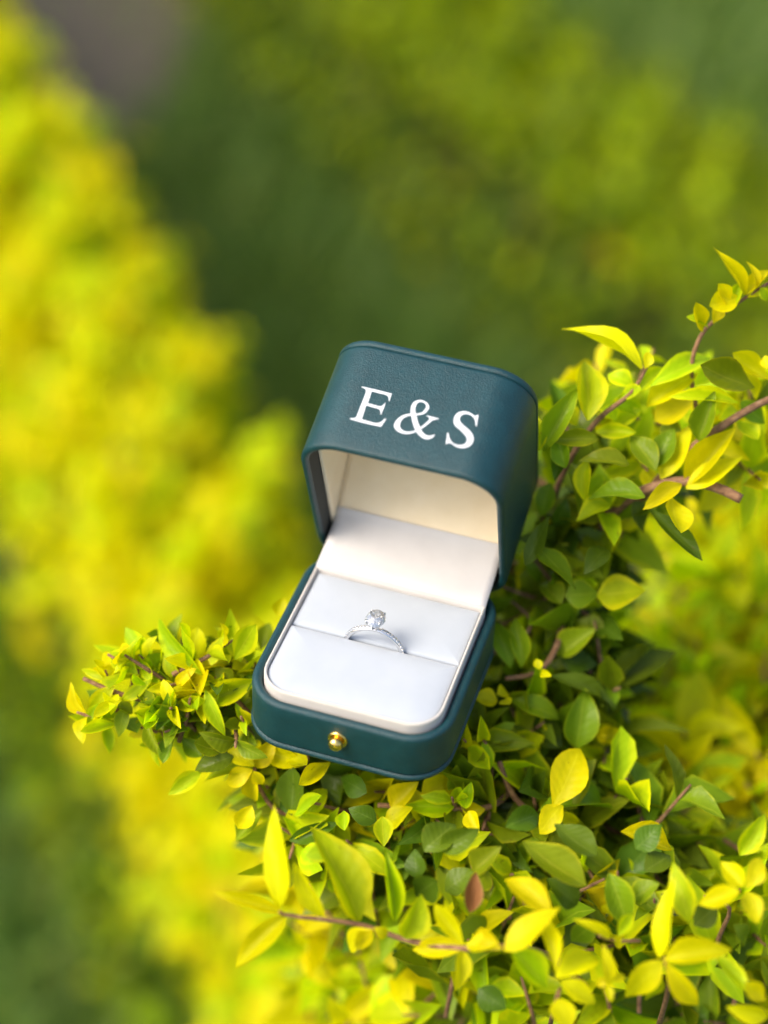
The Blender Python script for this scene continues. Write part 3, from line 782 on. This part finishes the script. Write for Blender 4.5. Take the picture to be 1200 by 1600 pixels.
HERO = [
  # right-hand branch beside the lid
  ((800, 360, 0.3376), 0.572, [
    (600,640,300,380,130,'Y'), (640,720,955,515,135,'L'), (625,815,830,640,110,'Y',.006), (350,880,368,560,185,'L'), (390,840,590,625,120,'L',.004),
    (1075,300,950,90,75,'Y'), (1060,310,905,365,130,'Y'), (880,470,825,325,80,'Y'), (1085,300,1175,160,70,'Y'), (1090,310,1195,265,60,'Y'),
    (1120,730,850,640,150,'G'), (1190,690,1000,585,100,'Y',.004), (1045,800,760,745,75,'L'), (865,975,930,755,130,'G'), (840,790,680,900,150,'Y',.006),
    (665,1110,560,940,130,'G'), (650,1100,745,920,140,'G',.004), (540,1085,345,1030,115,'G'), (400,965,195,960,95,'G'), (575,935,360,925,90,'L',.003),
    (690,1150,820,880,150,'Y',.004), (800,1185,1020,920,140,'Y',.002), (805,1195,1058,1035,135,'Y'), (615,1235,352,1185,140,'G',-.004), (785,1175,625,1265,95,'Y',-.004),
    (735,1235,765,1418,155,'Y',-.004), (635,1285,855,1530,115,'D'), (455,1270,305,1335,120,'L',.004), (345,1065,320,1245,110,'L',.004), (145,1020,275,735,120,'G'),
    (122,1020,128,860,70,'L'), (250,1100,195,945,100,'G'), (110,1470,310,1610,170,'G'), (335,1590,460,1420,120,'D'), (60,1550,165,1345,100,'D'),
    (480,820,640,830,90,'L',.006), (600,830,450,900,90,'L',.008), (960,620,830,700,100,'L',.010), (1185,640,1170,580,60,'Y'), (230,1010,200,1150,90,'D',.006),
    (420,1130,330,1270,120,'L',.010), (560,1250,640,1400,120,'D',.010), (1060,790,1180,900,110,'G',.004), (1060,640,1190,800,90,'Y',.004), (270,1080,340,1290,100,'G',.012),
    (180,1170,120,1320,110,'G',.012), (250,1240,210,1400,100,'D',.012),
    (1010,360,930,255,80,'Y'), (1000,370,1060,240,70,'L'), (930,430,985,330,75,'Y'), (905,450,870,370,60,'L'), (1130,270,1120,150,60,'Y'), (1150,265,1190,330,60,'L'),
    (615,640,650,560,60,'Y'), (560,720,470,640,100,'L',.004), (500,770,610,740,90,'L',.004), (700,640,600,720,100,'L',.006), (960,870,1080,820,110,'L',.006), (1040,880,1130,980,110,'L',.008),
    (760,980,700,850,110,'G',.008), (930,900,1040,960,120,'G',.006), (480,880,420,760,110,'L',.008), (300,900,240,800,100,'L',.006)]),
  # between the box and the blurred bush
  ((700, 900, 0.4167), 0.585, [
    (560,75,722,45,155,'L'), (425,105,350,5,110,'G'), (440,75,562,60,125,'G'), (235,345,195,165,95,'G'), (275,345,275,175,80,'G'),
    (345,352,335,312,38,'Y',-.008), (348,362,376,372,38,'Y',-.008), (185,470,108,445,85,'Y',-.006), (185,445,234,420,65,'Y',-.006), (195,470,236,492,60,'Y',-.006),
    (480,645,515,445,140,'G'), (235,465,425,505,100,'G'), (385,375,645,470,100,'D'), (395,865,515,640,150,'Y',-.02), (430,860,348,930,95,'Y',-.02),
    (425,880,485,935,70,'Y',-.015), (165,705,362,790,125,'L',-.012), (52,640,72,568,52,'Y',-.012), (58,640,110,640,48,'Y',-.012), (145,600,262,610,120,'G',-.004),
    (60,885,135,875,75,'Y',-.015), (38,850,52,770,70,'L',-.015), (70,890,85,955,70,'Y',-.015), (560,605,660,590,85,'Y',.015), (300,640,200,560,110,'D'),
    (330,560,430,640,120,'D',.004), (250,700,380,640,120,'D',.006), (300,420,380,340,100,'G',.006), (420,300,540,200,120,'G',.008), (420,310,560,330,110,'D',.01),
    (120,760,30,700,110,'D',-.004), (260,840,360,920,120,'D',-.006), (180,860,280,950,120,'D',-.004), (400,160,300,100,90,'D',.01), (470,170,580,230,110,'G',.012)]),
  # twig reaching out to the left
  ((100, 900, 0.3833), 0.566, [
    (565,405,318,185,115,'L'), (300,400,198,325,100,'L'), (160,425,66,368,40,'L'), (235,505,130,585,55,'Y',-.004), (205,450,72,565,75,'L'),
    (205,590,64,625,65,'L'), (225,600,68,650,55,'L'), (235,505,348,438,58,'L'), (250,535,215,645,65,'G'), (355,430,305,335,65,'L'),
    (395,480,555,375,80,'G'), (600,365,640,225,95,'L'), (695,340,785,185,115,'L'), (720,350,700,245,90,'L',.004), (575,520,775,425,120,'L'),
    (545,450,515,560,52,'L'), (578,465,630,650,65,'L',-.004), (685,505,800,365,75,'D'), (645,715,520,690,95,'G'), (690,735,535,785,100,'D'),
    (335,600,395,735,70,'G'), (500,620,430,645,65,'G'), (560,800,432,882,75,'L'), (420,500,330,560,80,'G'), (460,540,380,620,80,'D'),
    (480,500,420,430,70,'G',.004), (300,480,380,540,70,'G'), (620,540,720,620,90,'D',.004), (540,590,640,660,80,'G',.003), (660,600,740,540,80,'D',.005),
    (150,520,90,600,55,'L',.002), (280,560,200,520,60,'G'), (330,450,280,380,55,'L'), (480,660,560,730,80,'G',.003), (690,430,620,380,80,'G',.004), (760,600,735,560,50,'Y'),
    (775,775,680,690,90,'Y'), (772,772,765,645,100,'Y',.002), (778,778,840,685,95,'Y',.003), (768,790,655,840,95,'Y'), (770,785,560,800,95,'L',.003),
    (772,795,810,850,65,'Y',-.002), (768,800,762,950,85,'Y'), (765,935,705,1045,90,'Y',-.002), (805,955,700,1075,100,'G',.004), (815,705,965,765,95,'Y',.004),
    (1085,760,955,868,85,'Y'), (905,735,1000,785,85,'Y',.004), (925,975,945,780,140,'D',.004), (955,985,1075,875,95,'L',.003), (870,160,890,90,60,'Y',.02), (800,300,840,200,80,'G',.02)]),
  # low twig under the front of the box
  ((320, 1200, 0.3833), 0.520, [
    (305,575,275,195,130,'Y'), (330,595,55,503,65,'Y'), (330,600,118,808,100,'Y'), (480,605,365,415,95,'Y',.003), (625,625,505,245,215,'L',.006),
    (775,625,740,345,85,'L',.008), (685,660,535,725,95,'Y',.002), (685,660,610,750,75,'Y',.002), (690,650,755,695,60,'Y'), (815,695,890,555,140,'L',.004),
    (1055,725,935,555,90,'Y'), (1060,730,845,735,95,'Y'), (1060,722,1195,735,100,'Y'), (1050,735,1045,895,90,'Y'), (760,165,860,60,120,'Y',.048),
    (735,235,822,160,105,'Y',.044), (730,320,718,205,95,'L',.03), (885,125,1020,45,140,'Y',.048), (1015,160,825,155,95,'L',.048), (1075,175,1115,260,85,'Y',.03),
    (1060,165,1070,75,65,'L',.044), (345,295,525,235,85,'D',.048), (365,195,500,120,95,'L',.048), (570,255,566,175,65,'L',.03), (895,340,1010,215,140,'D',.014),
    (960,335,1095,255,120,'D',.014), (1095,425,1195,325,130,'G',.012), (865,450,850,335,105,'D',.014), (1105,425,1078,585,95,'B',.006), (560,330,440,320,110,'L',.014),
    (480,380,380,320,110,'L',.016), (860,520,960,440,130,'D',.014), (980,500,1080,420,120,'D',.016), (660,100,540,40,110,'D',.045), (700,220,600,160,100,'D',.04)]),
  # lower right
  ((740, 1200, 0.3833), 0.514, [
    (315,590,128,428,130,'Y'), (125,745,318,565,130,'Y',-.003), (115,740,-30,655,95,'Y'), (145,730,300,890,130,'L'), (335,835,315,575,65,'Y',-.003),
    (335,855,530,705,150,'Y'), (355,868,498,955,105,'Y'), (345,940,385,1060,115,'Y'), (755,775,785,485,105,'Y'), (775,785,1025,708,110,'Y',-.003),
    (770,785,608,948,140,'Y'), (785,795,915,985,105,'Y'), (760,850,715,975,95,'L',.004), (875,630,825,395,110,'L',.004), (915,555,1095,505,110,'Y',.004),
    (1100,485,1010,385,90,'Y',.004), (1110,490,1195,375,100,'Y',.004), (1112,505,1155,618,100,'Y',.004), (1190,950,1095,875,90,'Y'), (1200,1015,1055,985,90,'Y'),
    (560,690,450,625,55,'Y',.004), (590,685,645,595,65,'L',.004), (570,685,640,735,65,'Y',.004), (548,890,562,745,55,'Y'), (545,865,498,882,45,'Y'),
    (555,865,604,850,42,'Y'), (545,880,552,928,45,'Y'), (600,260,805,325,120,'Y',.03), (200,300,425,485,180,'G',.016), (330,230,485,365,140,'D',.02),
    (550,430,645,645,130,'G',.016), (980,750,1105,925,90,'L',.006), (1085,355,1185,205,110,'L',.02), (130,240,290,170,120,'D',.02), (640,540,740,470,110,'G',.018),
    (420,560,330,470,130,'D',.016), (60,420,-10,520,120,'G',.016), (700,420,800,350,120,'D',.02), (660,330,760,240,120,'D',.022), (20,900,120,980,120,'D',.014),
    (480,640,400,720,120,'G',.014), (900,640,1000,560,110,'D',.014), (1060,640,1160,720,110,'G',.012)]),
]
def hero(zone):
    (ox, oy, sc), dep, rows = zone
    for bx, by, tx, ty, w, k, *dd in rows:
        dz = dd[0] if dd else 0.0
        d0 = dep + dz
        d1 = d0 + random.uniform(-0.007, 0.004)
        b = at(ox + bx * sc, oy + by * sc, d0); t = at(ox + tx * sc, oy + ty * sc, d1)
        nrm = (-cam_dir + cam_right * random.uniform(-0.55, 0.55) + cam_up * random.uniform(-0.25, 0.6) + Vector((0, 0, 0.35))).normalized()
        t = b + (t - b) * 1.06
        put_leaf(shrub, b, t, w * sc * d0 / 3000 * random.uniform(0.84, 0.98), nrm, k)
for zn in HERO: hero(zn)

# box outline in the photo frame, so that no leaf cuts through or hides the box
SIL = [(528, 520), (600, 515), (790, 560), (855, 610), (852, 760), (815, 930), (785, 975), (740, 1140), (715, 1215), (650, 1240), (500, 1205), (385, 1150), (380, 1040), (470, 870), (458, 700)]
def clear_of_box(*pts):
    for p in pts:
        q = p - cam_loc; dz = q.dot(cam_dir)
        x, y = 600 + 3000 * q.dot(cam_right) / dz, 800 - 3000 * q.dot(cam_up) / dz
        if dz < 0.64 and inside_poly(np.array([x]), np.array([y]), SIL)[0]:
            if p.z > Z0 - 0.021 and -0.04 < p.x < 0.04: return False
            if p.z > Z0 - 0.021 and dz < 0.60: return False
    return True

# procedural fill: leaf pairs along short twigs, in the bush body
# (polygon in photo px, near depth, far depth, count, colour weights Y L G D, size)
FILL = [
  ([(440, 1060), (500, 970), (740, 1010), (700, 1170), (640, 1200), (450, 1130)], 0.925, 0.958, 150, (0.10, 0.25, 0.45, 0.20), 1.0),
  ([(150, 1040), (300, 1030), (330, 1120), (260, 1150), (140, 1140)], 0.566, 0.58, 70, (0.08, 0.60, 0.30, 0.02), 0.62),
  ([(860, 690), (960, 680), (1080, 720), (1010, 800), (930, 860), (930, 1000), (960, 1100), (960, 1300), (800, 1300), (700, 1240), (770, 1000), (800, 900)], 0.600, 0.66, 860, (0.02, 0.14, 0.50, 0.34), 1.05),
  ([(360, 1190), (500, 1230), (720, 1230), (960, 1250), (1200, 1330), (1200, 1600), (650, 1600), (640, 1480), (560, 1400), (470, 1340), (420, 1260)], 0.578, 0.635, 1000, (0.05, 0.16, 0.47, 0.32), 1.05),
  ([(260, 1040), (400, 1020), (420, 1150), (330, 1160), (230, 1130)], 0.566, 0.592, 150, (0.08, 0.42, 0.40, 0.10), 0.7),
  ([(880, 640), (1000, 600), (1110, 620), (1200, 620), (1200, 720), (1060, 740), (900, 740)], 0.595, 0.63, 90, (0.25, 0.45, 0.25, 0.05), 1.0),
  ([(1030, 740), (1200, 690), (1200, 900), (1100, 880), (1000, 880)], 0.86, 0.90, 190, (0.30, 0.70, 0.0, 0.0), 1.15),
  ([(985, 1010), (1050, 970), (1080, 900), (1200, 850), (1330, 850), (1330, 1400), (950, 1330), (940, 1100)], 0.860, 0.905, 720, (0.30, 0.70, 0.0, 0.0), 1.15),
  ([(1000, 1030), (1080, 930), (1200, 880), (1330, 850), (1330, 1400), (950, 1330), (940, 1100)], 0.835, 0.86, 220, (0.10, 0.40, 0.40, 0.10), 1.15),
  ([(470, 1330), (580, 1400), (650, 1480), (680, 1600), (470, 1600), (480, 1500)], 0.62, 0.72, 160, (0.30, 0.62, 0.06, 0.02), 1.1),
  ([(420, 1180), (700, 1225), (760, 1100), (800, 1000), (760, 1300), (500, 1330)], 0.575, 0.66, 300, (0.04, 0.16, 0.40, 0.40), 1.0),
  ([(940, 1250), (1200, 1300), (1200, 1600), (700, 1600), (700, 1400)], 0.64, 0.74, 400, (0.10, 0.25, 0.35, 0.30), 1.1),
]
named = len([o for o in shrub.children if o.name.startswith('leaf')])
cand = []
SHOOTS = []
for poly, d0, d1, cnt, wts, size in FILL:
    xs = [p[0] for p in poly]; ys = [p[1] for p in poly]
    made = 0; tries = 0
    while made < cnt and tries < cnt * 30:
        tries += 1
        x, y = random.uniform(min(xs), max(xs)), random.uniform(min(ys), max(ys))
        if not inside_poly(np.array([x]), np.array([y]), poly)[0]: continue
        d = random.uniform(d0, d1)
        if d0 > 0.815:            # a layer of the bush top, given by height above the lawn
            ray = at(x, y, 1.0) - cam_loc
            d = (d - cam_loc.z) / ray.z
        p = at(x, y, d)
        ax = (Vector((random.gauss(-0.1, .55), random.gauss(-0.25, .55), random.gauss(0.8, .4)))).normalized()
        u_ = ax.cross(Vector((0.3, 0.9, 0.2))).normalized(); v_ = ax.cross(u_)
        ph = random.uniform(0, 2 * math.pi)
        npair = random.choice((2, 2, 3))
        L0 = random.uniform(0.017, 0.027) * size
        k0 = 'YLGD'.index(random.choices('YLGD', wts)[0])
        ok_any = False
        for q in range(npair):
            open_a = R(random.uniform(62, 80) - 17 * q)
            kq = max(0, k0 - (1 if q == npair - 1 and random.random() < 0.6 else 0))
            for sgn in (0, math.pi):
                az = ph + q * math.pi / 2 + sgn + random.gauss(0, 0.15)
                rad = u_ * math.cos(az) + v_ * math.sin(az)
                oa = open_a + random.gauss(0, 0.13)
                dirn = ax * math.cos(oa) + rad * math.sin(oa)
                nr = (ax * math.sin(oa) - rad * math.cos(oa) + Vector((random.gauss(0, .18), random.gauss(0, .18), random.gauss(0, .18)))).normalized()
                L = L0 * (1 - 0.2 * q) * random.uniform(0.85, 1.12)
                b = p + ax * (0.0065 * q * size)
                t = b + dirn * L
                if random.random() < 0.08 or not clear_of_box(b, (b + t) * 0.5, t): continue
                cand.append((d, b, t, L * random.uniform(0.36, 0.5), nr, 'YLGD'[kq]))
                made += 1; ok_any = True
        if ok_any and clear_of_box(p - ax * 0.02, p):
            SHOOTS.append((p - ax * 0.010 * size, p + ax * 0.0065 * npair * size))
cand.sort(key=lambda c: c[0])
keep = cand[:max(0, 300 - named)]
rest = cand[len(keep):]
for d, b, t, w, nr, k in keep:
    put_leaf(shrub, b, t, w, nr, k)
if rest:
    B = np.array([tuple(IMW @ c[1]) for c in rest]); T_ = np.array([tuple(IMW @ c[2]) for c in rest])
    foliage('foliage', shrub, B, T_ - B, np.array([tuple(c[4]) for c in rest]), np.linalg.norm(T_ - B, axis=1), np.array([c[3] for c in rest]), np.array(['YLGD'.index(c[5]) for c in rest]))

# lower body of the shrub down its stems
nb_ = 1500
dv = rng.normal(0, 1, (nb_, 3)); dv /= np.linalg.norm(dv, axis=1, keepdims=True)
bp_ = np.array([0.155, 0.165, 0.66]) + dv * np.array([0.12, 0.11, 0.22]) * (rng.random((nb_, 1)) ** 0.45)
foliage('lower_foliage', shrub, bp_ - np.array([0.12, 0.16, 0.0]), dv + rng.normal(0, .6, (nb_, 3)), dv * 0.6 + np.array([0, 0, 0.7]) + rng.normal(0, .3, (nb_, 3)),
        rng.uniform(0.018, 0.03, nb_), rng.uniform(0.008, 0.013, nb_), rng.choice(4, nb_, p=[0.1, 0.3, 0.4, 0.2]))
SV, SF = [], []
for p0, p1 in SHOOTS:
    V, F = tube([IMW @ p0, IMW @ ((p0 + p1) * 0.5 + Vector((0.0006, -0.0004, 0))), IMW @ p1], [0.0008, 0.0007, 0.0004], 5)
    o_ = len(SV); SV += V; SF += [tuple(i + o_ for i in f) for f in F]
sh_o = link('shoot_stems', mesh('shoot_stems', SV, SF), BARK, shrub)
sh_o['kind'] = 'stuff'

TWIGS = [
  ([(1240, 420, .574), (1180, 455, .573), (1130, 490, .573), (1095, 525, .573), (1080, 580, .577), (1090, 650, .582)], .0006, .0011),
  ([(1260, 600, .578), (1185, 632, .574), (1130, 665, .573), (1080, 702, .575), (1040, 740, .580), (985, 800, .60), (930, 900, .63)], .0013, .0024),
  ([(1158, 780, .570), (1120, 762, .572), (1070, 752, .574), (1010, 765, .578), (960, 800, .59), (900, 880, .62)], .0021, .0022),
  ([(1012, 570, .573), (985, 615, .574), (935, 655, .576), (890, 720, .585), (860, 800, .60), (850, 920, .62)], .0007, .0017),
  ([(130, 1060, .568), (190, 1085, .568), (260, 1100, .570), (330, 1110, .574), (420, 1120, .585), (520, 1160, .60), (620, 1260, .63)], .0008, .0024),
  ([(316, 1052, .567), (325, 1085, .568), (345, 1110, .572)], .0006, .001),
  ([(436, 1424, .519), (452, 1431, .520), (520, 1438, .523), (575, 1448, .525), (640, 1470, .526), (725, 1482, .520), (800, 1480, .520), (870, 1500, .55), (930, 1560, .59)], .0006, .0016),
  ([(398, 1200, .568), (405, 1230, .570), (440, 1270, .574), (520, 1270, .580), (600, 1265, .585), (700, 1260, .590), (800, 1270, .60)], .0007, .0016),
  ([(590, 1258, .570), (680, 1262, .570), (760, 1262, .572), (800, 1230, .580), (830, 1160, .59), (850, 1060, .60)], .001, .0016),
  ([(790, 1060, .582), (840, 1050, .586), (870, 1010, .59), (880, 960, .60)], .0009, .0015),
  ([(780, 1190, .573), (800, 1240, .575), (840, 1280, .580), (890, 1300, .60)], .0011, .0016),
  ([(742, 1280, .575), (740, 1330, .572), (735, 1400, .570)], .0009, .0006),
  ([(875, 1545, .520), (870, 1560, .518), (860, 1600, .56)], .0007, .001),
  ([(1038, 1495, .520), (1045, 1540, .525), (1030, 1600, .565)], .0006, .0012),
  ([(1100, 1400, .558), (1140, 1420, .560), (1120, 1480, .575), (1130, 1560, .60)], .0006, .0012),
  ([(800, 940, .600), (830, 970, .592), (815, 1000, .590)], .0006, .0008),
  ([(1000, 1470, .528), (960, 1470, .525), (935, 1462, .520)], .0007, .0005),
]
for pts, r0, r1 in TWIGS:
    twig([at(*p) for p in pts], r0 * 0.75, r1 * 0.75)
# main stems from the ground up into the crown
for gx, gy, tgt in ((0.10, 0.17, (760, 1330, 0.63)), (0.14, 0.15, (960, 1150, 0.66)), (0.12, 0.13, (560, 1260, 0.60)), (0.16, 0.17, (1100, 1400, 0.63))):
    e = at(*tgt)
    g = Vector((gx, gy, -0.01))
    twig([g, g.lerp(e, 0.4) + Vector((0.015, 0.0, 0.03)), g.lerp(e, 0.75) + Vector((-0.01, 0.012, 0.02)), e], 0.008, 0.002, 'stem')
